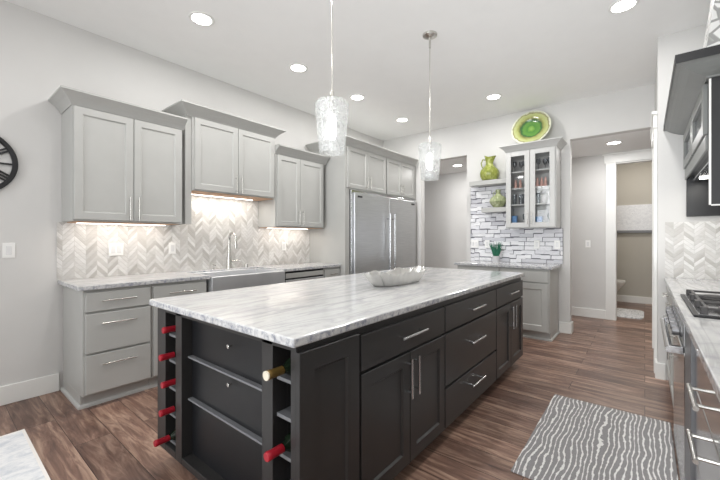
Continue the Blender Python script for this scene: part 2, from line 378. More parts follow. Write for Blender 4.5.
# baseboards
struct(MB().box(-3, .70, 3.782, 3.80, 0, .145), 'baseboard_sink_wall', M['trim'], .004)
b = MB(); b.sweep([(5.38, .899), (5.38, .77), (5.518, .77)], [(0, 0), (.018, 0), (.018, .141), (.014, .145), (0, .145)], side=1)
struct(b, 'baseboard_end_wall', M['trim'], .004)
struct(MB().box(6.68, 6.70, .475, 5.1, 0, .14), 'baseboard_hall', M['trim'], .004)
b = MB(); b.sweep([(4.17, -.145), (4.17, -.09), (4.299, -.09)], [(0, 0), (.018, 0), (.018, .141), (.014, .145), (0, .145)], side=-1)
struct(b, 'baseboard_return', M['trim'], .004)
# bathroom door casing
b = MB(); b.box(6.675, 6.70, .345, .475, 0, 2.43).box(6.675, 6.70, -.63, -.50, 0, 2.43)
b.box(6.67, 6.70, -.65, .495, 2.43, 2.555).box(6.655, 6.70, -.67, .515, 2.555, 2.578).box(6.70, 6.82, .340, .3455, 0, 2.43).box(6.70, 6.82, -.5, -.483, 0, 2.43).box(6.70, 6.82, -.5, .345, 2.413, 2.43)
struct(b, 'door_1', M['trim'], .003)
# pantry door on the return wall, seen edge on
b = MB(); b.box(4.30, 4.40, -.09, -.066, 0, 2.30).box(5.26, 5.36, -.09, -.066, 0, 2.30).box(4.28, 5.378, -.09, -.062, 2.30, 2.42).box(4.26, 5.379, -.09, -.05, 2.42, 2.45)
b.box(4.40, 5.26, -.09, -.083, .01, 2.30)
struct(b, 'door_2', M['trim'], .003)

# chevron backsplashes
struct(MB().box(.685, 1.583, 3.790, 3.80, .92, 1.403).box(1.583, 2.638, 3.790, 3.80, .92, 1.735).box(2.638, 3.515, 3.790, 3.80, .92, 1.403), 'trim_3', M['chevx'])
struct(MB().box(4.160, 4.17, -.80, -.141, .92, 1.41), 'trim_4', M['chevy'])
# stone ledger behind the bar
b = MB(); z = .92; row = 0
while z < 2.02:
    h = .054 + random.random() * .009; y = .80 - random.random() * .15
    z1 = min(z + h, 2.06)
    while y < 2.117:
        L = .14 + random.random() * .2; y0 = max(y, .85 if z < 1.36 else .875); y1 = min(y + L, 2.117)
        if y1 - y0 > .02:
            d = .012 + random.random() * .020; jog = random.choice((0, .018, -.018)); e = random.random() * .02
            g = .0035; ym = y0 + (y1 - y0) * (.35 + .3 * random.random())
            zt = z1 - g; ztj = zt + jog * .5; zb = z + g; zbj = zb + jog * .5
            poly = [(y0 + g, zb), (ym, zb), (ym + .012, zbj), (y1 - g, zbj), (y1 - g - e * .3, ztj), (ym + .012, ztj), (ym, zt), (y0 + g, zt)]
            ring0 = [(5.378, p, q) for p, q in poly]; ring1 = [(5.376 - d, p, q) for p, q in poly]
            b.rings([ring0, ring1])
        y += L
    z = z1; row += 1
o = struct(b, 'trim_5', M['stone'], .0025)
struct(MB().box(5.366, 5.379, .85, 2.117, .92, 1.40).box(5.366, 5.379, .875, 2.117, 1.40, 2.06), 'trim_6', M['grout'])

# ---------------------------------------------------------------- ceiling cans
def can(x, y, z, label, power=CAN_POWER, grp='recessed ceiling lights'):
    t = thing('ceiling_light', label, 'ceiling light', (x, y, z), grp)
    MB().lathe([(.075, -.001), (.098, -.001), (.1, -.004), (.098, -.008), (.08, -.010), (.075, -.006)], (x, y, z), 32, close=True).build('trim_ring', M['trim'], t, smooth=True)
    MB().lathe([(.001, -.004), (.076, -.004), (.076, -.001), (.001, -.001)], (x, y, z), 32).build('diffuser', M['can'], t)
    area('can_lamp', (x, y, z - .02), (0, 0, 0), .15, power, (1, .985, .965), 'DISK', parent=t)
can_labels = ['round recessed ceiling light nearest the left, above the tall left wall cabinets', 'recessed ceiling light just left of the near pendant rod', 'recessed ceiling light above and in front of the fridge cabinet, right of near pendant',
  'farthest recessed light of the row, between the far pendant and fridge', 'recessed ceiling light right of the far pendant, toward the green plate', 'recessed ceiling light at the top right edge of the photo',
  'unseen recessed light added over the near end of the island', 'unseen recessed light added above the near range counter', 'unseen recessed light added behind the viewer by the clock wall', 'unseen recessed light added behind the viewer by the range wall']
for (x, y), l in zip(CANS, can_labels): can(x, y, CEIL, l)
can(5.95, .33, HALLZ, 'recessed light in the low hall ceiling before the bathroom door', 13, 'recessed hall lights')
can(6.02, 2.62, HALLZ, 'recessed light in the low hall ceiling behind the far pendant', 11, 'recessed hall lights')
area('bath_fill', (7.8, .1, 2.9), (0, 0, 0), .3, 20, (1, .95, .88), 'DISK')  # unseen light added inside the bathroom, with no fixture

# ---------------------------------------------------------------- crown profile
def crown_prof(h, o, z0): return [(0, z0), (.006, z0), (.012, z0 + h * .12), (o * .28, z0 + h * .30), (o * .5, z0 + h * .52), (o * .80, z0 + h * .74), (o - .004, z0 + h * .84), (o, z0 + h * .86), (o, z0 + h), (0, z0 + h)]
SW = 3.80
def upper(name, label, x0, x1, z0, z1, doors, crown_path, ch, coff, pull_z, pull_len=.17, extra=None, front=3.45, back=3.80):
    t = thing(name, label, 'wall cabinet', ((x0 + x1) / 2, back, z0), 'grey wall cabinets on the sink wall')
    bb = MB(); bb.box(x0, x1, front, back - .001, z0, z1)
    if extra: bb.box(*extra)
    bb.build('body', M['cab'], t, .002)
    f = Fr(front, '-y')
    for i, (a, b_) in enumerate(doors):
        d = f.shaker(a, b_, z0 + .012, z1 - .012, M['cab'], t)
        if pull_len:
            px = b_ - .03 if i % 2 == 0 else a + .03
            f.pull(px, pull_z, pull_len, True, M['nickel'], d)
    MB().sweep(crown_path, crown_prof(ch, coff, z1 - .005)).build('crown_moulding', M['cab'], t)
    return t
G = 'grey wall cabinets on the sink wall'
t = upper('wall_cabinet', 'grey two-door wall cabinet with crown, farthest left beside the clock wall', .716, 1.55, 1.405, 2.31, [(.722, 1.130), (1.136, 1.535)], [(.716, 3.798), (.716, 3.45), (1.565, 3.45)], .10, .085, 1.52, .2)
MB().box(.75, 1.52, 3.46, 3.79, 1.398, 1.404).build('underside_panel', M['wood_under'], t)
MB().box(.80, 1.50, 3.70, 3.72, 1.391, 1.398).build('light_bar', M['led'], t)
area('under_lamp', (1.15, 3.64, 1.38), (math.radians(12), 0, 0), .7, 1.5, (1, .95, .88), 'RECTANGLE', .04, t)
t = upper('wall_cabinet', 'tallest-set grey two-door wall cabinet, above the farmhouse sink', 1.645, 2.635, 1.74, 2.47, [(1.665, 2.135), (2.141, 2.615)], [(1.600, 3.798), (1.600, 3.45), (2.637, 3.45), (2.637, 3.798)], .10, .095, 1.845, .19, extra=(1.585, 1.645, 3.465, 3.799, 1.405, 2.47))
MB().box(1.66, 2.62, 3.46, 3.79, 1.733, 1.739).build('underside_panel', M['wood_under'], t)
MB().box(1.75, 2.50, 3.70, 3.72, 1.727, 1.733).build('light_bar', M['led'], t)
area('under_lamp', (2.12, 3.62, 1.71), (math.radians(12), 0, 0), .8, 3.0, (1, .95, .88), 'RECTANGLE', .04, t)
t = upper('wall_cabinet', 'lower grey two-door wall cabinet between sink cabinet and fridge', 2.640, 3.46, 1.405, 2.29, [(2.665, 3.02), (3.026, 3.44)], [(2.640, 3.45), (3.50, 3.45)], .10, .085, 1.53, .19)
MB().box(2.66, 3.45, 3.46, 3.79, 1.398, 1.404).build('underside_panel', M['wood_under'], t)
MB().box(2.72, 3.40, 3.70, 3.72, 1.391, 1.398).build('light_bar', M['led'], t)
area('under_lamp', (3.05, 3.64, 1.38), (math.radians(12), 0, 0), .7, 1.5, (1, .95, .88), 'RECTANGLE', .04, t)

# ---------------------------------------------------------------- fridge and surround
FF = 3.10
t = thing('fridge_surround_cabinet', 'tall grey built-in cabinet with four small doors framing the fridge', 'cabinet', (4.4, 3.8, 0))
b = MB(); b.box(3.515, 3.60, FF, 3.799, 0, 2.52).box(5.325, 5.379, FF, 3.799, 0, 2.52).box(3.60, 5.325, FF, 3.799, 1.93, 2.52); b.build('body', M['cab'], t, .002)
f = Fr(FF, '-y')
for i, (a, c) in enumerate(((3.55, 3.985), (3.99, 4.44), (4.47, 4.87), (4.875, 5.30))):
    d = f.shaker(a, c, 1.95, 2.50, M['cab'], t, rail=.05); f.pull(c - .035 if i % 2 == 0 else a + .035, 2.05, .17, True, M['nickel'], d)
MB().sweep([(3.515, 3.798), (3.515, FF), (5.33, FF)], crown_prof(.10, .075, 2.515)).build('crown_moulding', M['cab'], t)
t = thing('refrigerator', 'wide stainless steel double-door refrigerator with long vertical handles', 'refrigerator', (4.46, 3.75, 0))
MB().box(3.605, 5.32, FF + .01, 3.78, .0, 1.92).build('body', M['shelfgrey'], t)
b = MB(); b.box(3.605, 3.645, FF - .03, FF + .01, .06, 1.92).box(5.285, 5.32, FF - .03, FF + .01, .06, 1.92).box(3.645, 5.285, FF - .03, FF + .01, 1.895, 1.92); b.build('trim_frame', M['steelp'], t, .002)
d1 = MB().box(3.65, 4.475, FF - .055, FF + .01, .10, 1.89).build('door', M['steel'], t, .006)
d2 = MB().box(4.482, 5.28, FF - .055, FF + .01, .10, 1.89).build('door', M['steel'], t, .006)
for d, x in ((d1, 4.415), (d2, 4.545)):
    b = MB(); b.tube([(x, FF - .115, .60), (x, FF - .115, 1.64)], .014, 14)
    for z in (.68, 1.56): b.tube([(x, FF - .05, z), (x, FF - .115, z)], .010, 10)
    b.build('handle', M['steelp'], d, smooth=True)
for d, x in ((d1, 3.71), (d2, 5.13)):
    MB().box(x, x + .10, FF - .058, FF - .054, 1.825, 1.85).build('badge', M['black'], d)
MB().box(3.65, 5.28, FF, FF + .02, 0, .095).build('toe_grille', M['black'], t)

# ---------------------------------------------------------------- sink wall base cabinets
BF = 3.20
def base_body(t, x0, x1, panel=False, mat='cab'):
    MB().box(x0, x1, BF, 3.799, .10, .885).build('body', M[mat], t, .002)
    MB().box(x0 + (.0 if not panel else .03), x1, BF + .06, 3.78, 0, .10).build('toe_kick', M[mat], t)
t = thing('base_cabinet', 'grey three-drawer base cabinet at the far left end of the sink run', 'base cabinet', (.95, 3.8, 0), 'grey base cabinets on the sink wall')
MB().box(.722, 1.183, BF, 3.780, .10, .885).box(.722, .745, BF + .06, 3.780, 0, .10).build('body', M['cab'], t, .002)
MB().box(.745, 1.183, BF + .06, 3.78, 0, .10).build('toe_kick', M['cab'], t)
f = Fr(BF, '-y')
for z0, z1, zh in ((.722, .862, .80), (.415, .705, .63), (.115, .400, .325)):
    d = f.slab(.738, 1.172, z0, z1, M['cab'], t); f.pull(.945, zh, .23, False, M['nickel'], d)
MB().sweep([(.722, 3.78), (.722, BF + .06), (1.183, BF + .06)], [(0, 0), (.016, 0), (.016, .015), (.010, .022), (0, .026)]).build('shoe_moulding', M['cab2'], t)
t = thing('base_cabinet', 'grey base cabinet with one drawer over one door, left of the sink', 'base cabinet', (1.42, 3.8, 0), 'grey base cabinets on the sink wall')
base_body(t, 1.186, 1.66)
d = f.slab(1.197, 1.648, .722, .862, M['cab'], t); f.pull(1.425, .80, .23, False, M['nickel'], d)
d = f.slab(1.197, 1.648, .115, .705, M['cab'], t, 'door'); f.pull(1.61, .60, .2, True, M['nickel'], d)
MB().box(1.186, 1.66, BF + .044, BF + .06, 0, .024).build('shoe_moulding', M['cab2'], t)
t = thing('base_cabinet', 'grey sink base cabinet under the stainless farmhouse sink', 'base cabinet', (2.1, 3.8, 0), 'grey base cabinets on the sink wall')
MB().box(1.663, 2.555, BF, 3.799, .10, .60).build('body', M['cab'], t, .002); MB().box(1.663, 2.555, BF + .06, 3.78, 0, .10).build('toe_kick', M['cab'], t)
for a, c in ((1.675, 2.105), (2.111, 2.545)): f.shaker(a, c, .115, .59, M['cab'], t)
t = thing('dishwasher', 'pale steel dishwasher with a grey control strip, right of the sink', 'dishwasher', (2.9, 3.8, 0))
MB().box(2.575, 3.20, BF, 3.78, 0, .88).build('body', M['black'], t)
MB().box(2.585, 3.19, BF - .022, BF, .12, .785).build('door', M['sinksteel'], t, .004)
MB().box(2.585, 3.19, BF - .022, BF, .805, .862).build('control_strip', M['cab'], t, .004)
t = thing('base_cabinet', 'narrow grey drawer base cabinet between dishwasher and fridge panel', 'base cabinet', (3.36, 3.8, 0), 'grey base cabinets on the sink wall')
base_body(t, 3.205, 3.512)
for z0, z1, zh in ((.722, .862, .80), (.415, .705, .63), (.115, .400, .325)):
    d = f.slab(3.217, 3.50, z0, z1, M['cab'], t); f.pull(3.36, zh, .12, False, M['nickel'], d)
# counter with sink cut-out
b = MB(); b.box(.690, 1.675, 3.165, 3.789, .887, .920).box(1.675, 2.535, 3.665, 3.789, .887, .920).box(2.535, 3.513, 3.165, 3.789, .887, .920)
tag(b.build('countertop', M['marble'], None, .004), 'white veined marble countertop along the sink wall with sink cut-out', 'countertop')
# farmhouse sink
t = thing('farmhouse_sink', 'stainless steel farmhouse sink with deep apron front', 'sink', (2.1, 3.4, .62))
X0, X1, Y0, Y1, ZB, ZT = 1.679, 2.531, 3.13, 3.662, .64, .905
b = MB()
o_ = lambda i, z, f0=0: [(X0 + i, Y0 + i + f0, z), (X1 - i, Y0 + i + f0, z), (X1 - i, Y1 - i, z), (X0 + i, Y1 - i, z)]
b.rings([o_(0, ZB), o_(0, ZT - .004), o_(.004, ZT), o_(.022, ZT), o_(.026, ZT - .004), o_(.03, ZB + .03), o_(.05, ZB + .02)])
b.build('basin', M['sinksteel'], t, .006, seg=3)
MB().lathe([(.001, 0), (.045, 0), (.045, .006), (.02, .004), (.001, .004)], (2.1, 3.42, ZB + .021), 24).build('drain', M['steelp'], t, smooth=True)
# faucet
t = thing('faucet', 'tall brushed gooseneck pull-down faucet standing behind the sink', 'faucet', (2.20, 3.72, .92))
b = MB(); b.lathe([(.034, 0), (.034, .01), (.030, .02), (.028, .11), (.018, .18), (.014, .24)], (2.20, 3.72, .92), 20)
pts = [(2.20, 3.72, 1.0), (2.20, 3.72, 1.25)]
for k in range(0, 11): a = math.radians(180 - k * 18); pts.append((2.20, 3.72 - .065 * (1 + math.cos(a)), 1.25 + .08 * math.sin(a)))
b.tube(pts, [.017] + [.0135] * (len(pts) - 1), 14); b.build('spout', M['nickel'], t, smooth=True)
e = pts[-1]; MB().tube([e, (e[0] + .002, e[1] - .004, e[2] - .05), (e[0] + .003, e[1] - .006, e[2] - .10)], [.0135, .017, .015], 14).build('spray_head', M['nickel'], t, smooth=True)
MB().tube([(2.215, 3.715, 1.00), (2.26, 3.70, 1.005), (2.315, 3.68, 1.012)], [.010, .008, .006], 10).build('lever', M['nickel'], t, smooth=True)
t = thing('air_gap_cap', 'small round metal air gap cap right of the faucet', 'sink cap', (2.42, 3.71, .92))
MB().lathe([(.022, 0), (.022, .035), (.018, .045), (.001, .047)], (2.42, 3.71, .92), 18).build('cap', M['nickel'], t, smooth=True)
t = thing('soap_pump', 'short metal soap pump left of the faucet', 'soap dispenser', (2.0, 3.71, .92))
MB().lathe([(.018, 0), (.018, .01), (.008, .015), (.008, .05), (.012, .055), (.001, .06)], (2.0, 3.71, .92), 16).build('pump', M['nickel'], t, smooth=True)
MB().tube([(2.0, 3.71, .972), (2.0, 3.655, .968)], .005, 8).build('nozzle', M['nickel'], t, smooth=True)

# outlets and switches
def outlet(plane, n, a, z, gangs, label, name='outlet', cat='outlet', rocker=False):
    f = Fr(plane, n); w = .035 + .023 * (gangs - 1) ; t = thing(name, label, cat, f.pt(a, z, 0))
    b = MB(); f.box(b, a - w, a + w, z - .058, z + .058, 0, .006); b.build('cover_plate', M['outlet'], t, .003)
    for g in range(gangs):
        c = a + (g - (gangs - 1) / 2) * .046
        b = MB(); f.box(b, c - .016, c + .016, z - .033, z + .033, .005, .009); r = b.build('rocker' if rocker else 'socket', M['white'], t, .002)
outlet(3.789, '-y', 1.105, 1.165, 2, 'double white outlet on the chevron tile under the left wall cabinet')
outlet(3.789, '-y', 1.60, 1.165, 1, 'single white outlet on the chevron tile left of the faucet')
outlet(3.789, '-y', 3.045, 1.16, 1, 'single white outlet on the chevron tile right of the sink')
outlet(3.80, '-y', .402, 1.175, 1, 'white light switch on the wall below the clock', 'light_switch', 'light switch', True)
outlet(6.70, '-x', .71, 1.175, 1, 'white light switch on the hall wall left of the bathroom door', 'light_switch', 'light switch', True)
for y, g, l in ((2.04, 2, 'leftmost white outlet plate on the stone tile above the bar counter'), (1.85, 1, 'white outlet just left of the small green plant'), (1.165, 1, 'white outlet on the stone tile under the glass cabinet'), (.915, 1, 'rightmost white outlet at the edge of the stone tile')):
    outlet(5.343, '-x', y, 1.18, g, l)
# clock
t = thing('wall_clock', 'large round black metal wall clock with open spokes, cut by left edge', 'clock', (.205, 3.78, 1.835))
cx, cz, R = .205, 1.835, .247
b = MB(); b.lathe([(R, 0), (R, .02), (R - .012, .030), (R - .03, .030), (R - .036, .02), (R - .036, 0)], (cx, 3.798, cz), 64, 'y', close=False); b.bm.free(); b = MB()
def ring_y(b, c, r0, r1, d0, d1, n=64):
    pr = [(r1, d0), (r1, d1 - .006), (r1 - .006, d1), (r0 + .006, d1), (r0, d1 - .006), (r0, d0)]
    L = [[(c[0] + r * math.cos(k * 2 * math.pi / n), c[1] - d, c[2] + r * math.sin(k * 2 * math.pi / n)) for r, d in pr] for k in range(n)]; L.append(L[0])
    R_ = [[b.bm.verts.new(p) for p in r] for r in L[:-1]]
    for i in range(n):
        a, q = R_[i], R_[(i + 1) % n]
        for j in range(6): b.bm.faces.new((a[j], a[(j + 1) % 6], q[(j + 1) % 6], q[j]))
ring_y(b, (cx, 3.799, cz), R - .032, R, 0, .03); b.build('outer_ring', M['black'], t, smooth=True)
b = MB(); ring_y(b, (cx, 3.799, cz), .095, .11, .004, .022); b.build('inner_ring', M['black'], t, smooth=True)
for k in range(12):
    a = k * math.pi / 6; b = MB(); n = (1, 2, 3)[k % 3]
    for j in range(n):
        o2 = (j - (n - 1) / 2) * .022; dx, dz = math.cos(a), math.sin(a)
        p0 = Vector((cx + dx * .105 - dz * o2, 3.785, cz + dz * .105 + dx * o2)); p1 = Vector((cx + dx * (R - .028) - dz * o2, 3.785, cz + dz * (R - .028) + dx * o2))
        q = Vector((-dz, 0, dx)) * .006; u = Vector((0, .006, 0)); b.rings([[p0 - q - u, p0 + q - u, p0 + q + u, p0 - q + u], [p1 - q - u, p1 + q - u, p1 + q + u, p1 - q + u]])
    b.build('numeral', M['black'], t)
b = MB(); b.lathe([(.02, 0), (.02, .03), (.001, .03)], (cx, 3.795, cz), 20, 'y'); b.build('hub', M['black'], t)
for L_, a in ((.10, 2.6), (.15, 1.1)):
    b = MB(); b.tube([(cx, 3.772, cz), (cx + L_ * math.cos(a), 3.772, cz + L_ * math.sin(a))], [.006, .003], 8); b.build('hand', M['black'], t)

# ---------------------------------------------------------------- island
IX0, IX1, IY0, IY1 = .83, 3.75, .965, 2.155
t = thing('kitchen_island', 'long charcoal kitchen island with drawers, doors and end wine racks', 'kitchen island', (2.3, 1.55, 0))
b = MB(); b.box(1.25, IX1, IY0, IY1, .10, .885).box(.90, 1.25, 1.115, 1.915, .10, .885)
b.build('body', M['dark'], t)
b = MB()   # end frame posts and racks outer walls
b.box(IX0, 1.25, IY0, .995, .10, .885).box(IX0, .90, 1.100, 1.168, .10, .885).box(.90, 1.25, 1.100, 1.115, .10, .885)
b.box(IX0, .90, 1.856, 1.926, .10, .885).box(.90, 1.25, 1.915, 1.926, .10, .885).box(IX0, 1.25, 2.05, IY1, .10, .885)
b.box(IX0, .90, .995, 1.10, .10, .135).box(IX0, .90, 1.168, 1.856, .10, .135).box(IX0, .90, 1.926, 2.05, .10, .135)
b.box(IX0, .90, .995, 2.05, .862, .885)
b.build('end_frame', M['dark'], t, .002)
MB().box(.93, 3.70, 1.03, 2.09, 0, .10).build('toe_kick', M['dark'], t)
MB().box(.915, .93, 1.03, 2.09, 0, .03).build('toe_moulding', M['shelfgrey'], t)
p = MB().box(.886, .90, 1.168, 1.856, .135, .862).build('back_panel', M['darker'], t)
for z in (.648, .428): MB().box(.862, .888, 1.168, 1.856, z - .005, z + .005).build('ledge', M['shelfgrey'], t, .002)
for z in (.775, .60):
    b = MB(); b.tube([(.886, 1.475, z), (.868, 1.475, z)], .004, 8).lathe([(.001, 0), (.009, 0), (.010, -.004), (.001, -.008)], (.868, 1.475, z), 12, 'x'); b.build('peg', M['nickel'], t, smooth=True)
RZ = (.742, .600, .452, .306, .160)
for (y0, y1, nm) in ((.995, 1.10, 'near'), (1.926, 2.05, 'far')):
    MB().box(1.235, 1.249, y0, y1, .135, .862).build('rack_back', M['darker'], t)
    for z in RZ: MB().box(.85, 1.235, y0, y1, z - .014, z).build('rack_shelf', M['shelfgrey'], t, .001)
f = Fr(IY0, '-y')
f.shaker(IX0, 1.165, .105, .862, M['dark'], t, 'side_panel', rail=.075)
dw = [(1.178, 1.985, .695, .850, 1), (1.997, 2.94, .695, .850, 1), (1.997, 2.94, .36, .680, 1), (1.997, 2.94, .105, .345, 1), (2.952, 3.745, .695, .850, 1)]
for a, c, z0, z1, _ in dw:
    d = f.slab(a, c, z0, z1, M['dark'], t)
    L_ = .25
    f.pull((a + c) / 2, (z0 + z1) / 2 + (.03 if z1 - z0 > .2 else .005), L_, False, M['steelp'], d, off=.034, r=.0075)
for a, c, hx in ((1.178, 1.578, 1.545), (1.584, 1.985, 1.617), (2.952, 3.345, 3.305), (3.351, 3.745, 3.39)):
    d = f.shaker(a, c, .105, .680, M['dark'], t, rail=.065); f.pull(hx, .56, .2, True, M['steelp'], d, off=.034, r=.0075)
tag(MB().box(.798, 3.775, .940, 2.19, .887, .922).build('island_countertop', M['marble'], None, .008, seg=3), 'large white and grey veined marble slab on the charcoal island', 'countertop')
# wine bottles
def bottle(y, z, foil, label, tilt=0, x0=.80):
    t = thing('wine_bottle', label, 'wine bottle', (x0, y, z), 'wine bottles in the island racks', local=True)
    MB().lathe([(.001, .30), (.030, .30), (.0365, .29), (.0365, .13), (.030, .105), (.016, .085), (.0145, .07), (.0145, .045)], (0, 0, 0), 20, 'x').build('glass_body', M['bottleglass'], t, smooth=True)
    MB().lathe([(.016, .072), (.0165, .02), (.0175, .016), (.0175, .004), (.015, 0), (.001, 0)], (0, 0, 0), 20, 'x').build('foil_capsule', foil, t, smooth=True)
    return t
M['bottleglass'] = plain('dark_green_glass', srgb(24, 34, 24), .08)
pos = ['topmost', 'second from the top', 'middle', 'second from the bottom', 'lowest']
for i, z in enumerate(RZ): bottle(1.985, z + .0372, M['redfoil'], 'red-capped wine bottle, %s in the far left rack of the island' % pos[i], x0=(.79, .775, .785, .775, .75)[i])
o = bottle(1.047, RZ[0] + .0372, M['goldfoil'], 'bronze-necked cream-capped wine bottle in the top cell of the near rack', x0=.762)
MB().lathe([(.0172, .004), (.0172, -.002), (.001, -.003)], (0, 0, 0), 20, 'x').build('cap', M['whitecap'], o, smooth=True)
bottle(1.047, RZ[2] + .0372, M['redfoil'], 'red-capped wine bottle in the rack at the near corner of the island', x0=.762)
# silver bowl
t = thing('leaf_bowl', 'long crumpled silver leaf-shaped bowl on the island countertop', 'bowl', (2.28, 1.47, .922), local=True)
N = 96; L = []
random.seed(3); wob = [random.uniform(-1, 1) for _ in range(N)]
def bowl_pt(k, s, dz=0):
    a = k * 2 * math.pi / N; ex = .37; ey = .115
    r = .25 + .75 * s; sc = 1 + .05 * wob[k] * s * s + .06 * math.sin(5 * a) * s * s
    x = ex * math.copysign(abs(math.cos(a)) ** .9, math.cos(a)) * r * sc; y = ey * math.copysign(abs(math.sin(a)) ** .8, math.sin(a)) * r * sc
    z = .088 * (max(0, s - .62) / .38) ** 1.25 + .010 * max(0, s - .70) / .3 * wob[k] + .010 * max(0, s - .70) / .3 * math.sin(7 * a) + .012 * s ** 6 * abs(math.cos(a)) + dz
    return (x, y, z)
prof = [(.30, 0), (.55, 0), (.66, 0), (.74, 0), (.86, 0), (.95, 0), (1.0, 0), (.985, .003), (.93, .005), (.84, .005), (.7, .005), (.5, .005), (.2, .004)]
b = MB(); b.rings([[bowl_pt(k, s, d) for k in range(N)] for s, d in prof]); b.build('bowl', M['sliver'], t, smooth=True)

# ---------------------------------------------------------------- pendants
def pendant(x, y, label):
    t = thing('pendant_light', label, 'pendant light', (x, y, CEIL), 'pendant lights over the island')
    z1, z0 = 2.100, 1.790
    MB().lathe([(.001, -.03), (.035, -.028), (.062, -.015), (.065, -.001), (.001, -.001)], (x, y, CEIL), 32).build('canopy', M['nickel'], t, smooth=True)
    b = MB(); b.tube([(x, y, CEIL - .025), (x, y, z1 + .06)], .0045, 10); b.lathe([(.012, .0), (.012, .06), (.005, .075)], (x, y, z1), 16)
    b.build('rod', M['nickel'], t, smooth=True)
    MB().tube([(x, y, CEIL - .03), (x, y, CEIL - .12)], .009, 10).build('swivel', M['nickel'], t, smooth=True)
    prof = [(.012, z1 + .012), (.07, z1 + .010), (.092, z1 + .004), (.104, z1 - .012), (.098, z1 - .1), (.078, z0), (.073, z0), (.093, z1 - .1), (.098, z1 - .014), (.088, z1 - .001), (.07, z1 + .004), (.012, z1 + .006)]
    MB().lathe([(r, z) for r, z in prof], (x, y, 0), 48, close=True).build('glass_shade', M['crackle'], t, smooth=True)
    MB().lathe([(.018, z1 - .07), (.02, z1 - .0), (.001, z1)], (x, y, 0), 20).build('socket', M['nickel'], t, smooth=True)
    MB().lathe([(.001, z1 - .23), (.018, z1 - .225), (.027, z1 - .20), (.027, z1 - .10), (.016, z1 - .075), (.001, z1 - .07)], (x, y, 0), 20).build('bulb', M['bulb'], t, smooth=True)
pendant(1.567, 1.49, 'near pendant light with tapered crackled glass shade over the island')
pendant(2.83, 1.49, 'far pendant light with tapered crackled glass shade over the island')

# ---------------------------------------------------------------- bar cabinets on the end wall
BX = 4.78
f = Fr(BX, '-x')
t = thing('base_cabinet', 'grey bar base cabinet with drawer over door, right half under stone tile', 'base cabinet', (5.1, 1.19, 0), 'grey bar base cabinets on the end wall')
MB().box(BX, 5.343, .90, 1.487, .10, .885).box(BX + .06, 5.343, .90, .92, 0, .10).build('body', M['cab'], t, .002); MB().box(BX + .06, 5.34, .92, 1.487, 0, .10).build('toe_kick', M['cab'], t)
d = f.slab(.915, 1.475, .722, .862, M['cab'], t); f.pull(1.25, .795, .16, False, M['nickel'], d)
d = f.shaker(.915, 1.475, .115, .705, M['cab'], t, rail=.07); f.pull(1.44, .60, .16, True, M['nickel'], d)
MB().sweep([(5.34, .90), (BX + .06, .90), (BX + .06, 1.487)], [(0, 0), (.016, 0), (.016, .015), (.010, .022), (0, .026)], side=-1).build('shoe_moulding', M['cab2'], t)
t = thing('base_cabinet', 'grey bar base cabinet behind the island end, left half under stone tile', 'base cabinet', (5.1, 1.8, 0), 'grey bar base cabinets on the end wall')
MB().box(BX, 5.343, 1.49, 2.08, .10, .885).build('body', M['cab'], t, .002); MB().box(BX + .06, 5.34, 1.49, 2.08, 0, .10).build('toe_kick', M['cab'], t)
d = f.slab(1.50, 2.07, .722, .862, M['cab'], t); f.pull(1.79, .795, .16, False, M['nickel'], d)
d = f.shaker(1.50, 2.07, .115, .705, M['cab'], t, rail=.07)
tag(MB().box(4.735, 5.343, .865, 2.115, .887, .920).build('countertop', M['marble'], None, .004), 'white marble bar countertop below the stone tile on the end wall', 'countertop')
# glass door cabinet
t = thing('glass_door_cabinet', 'pale grey wall cabinet with two glass doors full of glassware', 'wall cabinet', (5.2, 1.18, 1.40))
gx, y0, y1, z0, z1 = 5.03, .872, 1.486, 1.405, 2.445
b = MB(); b.box(gx, 5.343, y0, y0 + .018, z0, z1).box(gx, 5.343, y1 - .018, y1, z0, z1).box(gx, 5.343, y0 + .018, y1 - .018, z0, z0 + .03).box(gx, 5.343, y0 + .018, y1 - .018, z1 - .06, z1).box(5.33, 5.343, y0 + .018, y1 - .018, z0 + .03, z1 - .06)
b.box(gx, gx + .02, 1.170, 1.188, z0 + .03, z1 - .06)
b.build('body', M['cab2'], t, .002)
SH = (1.72, 1.94, 2.165)
for z in SH: MB().box(gx + .03, 5.33, y0 + .019, y1 - .019, z - .009, z + .009).build('shelf', M['cab2'], t)
f = Fr(gx, '-x')
for a, c, hx in ((y0 + .012, 1.176, 1.155), (1.182, y1 - .006, 1.203)):
    b = MB(); r = .062
    f.box(b, a, a + r, z0 + .01, z1 - .01, 0, .02); f.box(b, c - r, c, z0 + .01, z1 - .01, 0, .02); f.box(b, a + r, c - r, z0 + .01, z0 + .01 + r, 0, .02); f.box(b, a + r, c - r, z1 - .01 - r, z1 - .01, 0, .02)
    d = b.build('door', M['cab2'], t, .002)
    b = MB(); f.box(b, a + r, c - r, z0 + .01 + r, z1 - .01 - r, .008, .012); b.build('glass_pane', M['pane'], d)
    f.pull(hx, 1.53, .17, True, M['nickel'], d, off=.026)
MB().sweep([(5.343, y0), (gx, y0), (gx, y1), (5.343, y1)], crown_prof(.085, .075, z1 - .004), side=-1).build('crown_moulding', M['cab2'], t)
area('cabinet_puck', (5.17, 1.03, 1.90), (0, math.radians(0), 0), .05, .5, (1, 1, 1), 'DISK', parent=t)
# floating shelves
tag(MB().box(5.15, 5.343, 1.488, 2.055, 2.050, 2.115).build('floating_shelf', M['cab'], None, .002), 'upper thick grey floating shelf carrying the green jug', 'shelf')
tag(MB().box(5.15, 5.343, 1.488, 1.87, 1.645, 1.71).build('floating_shelf', M['cab'], None, .002), 'short lower grey floating shelf carrying the round green vase', 'shelf')
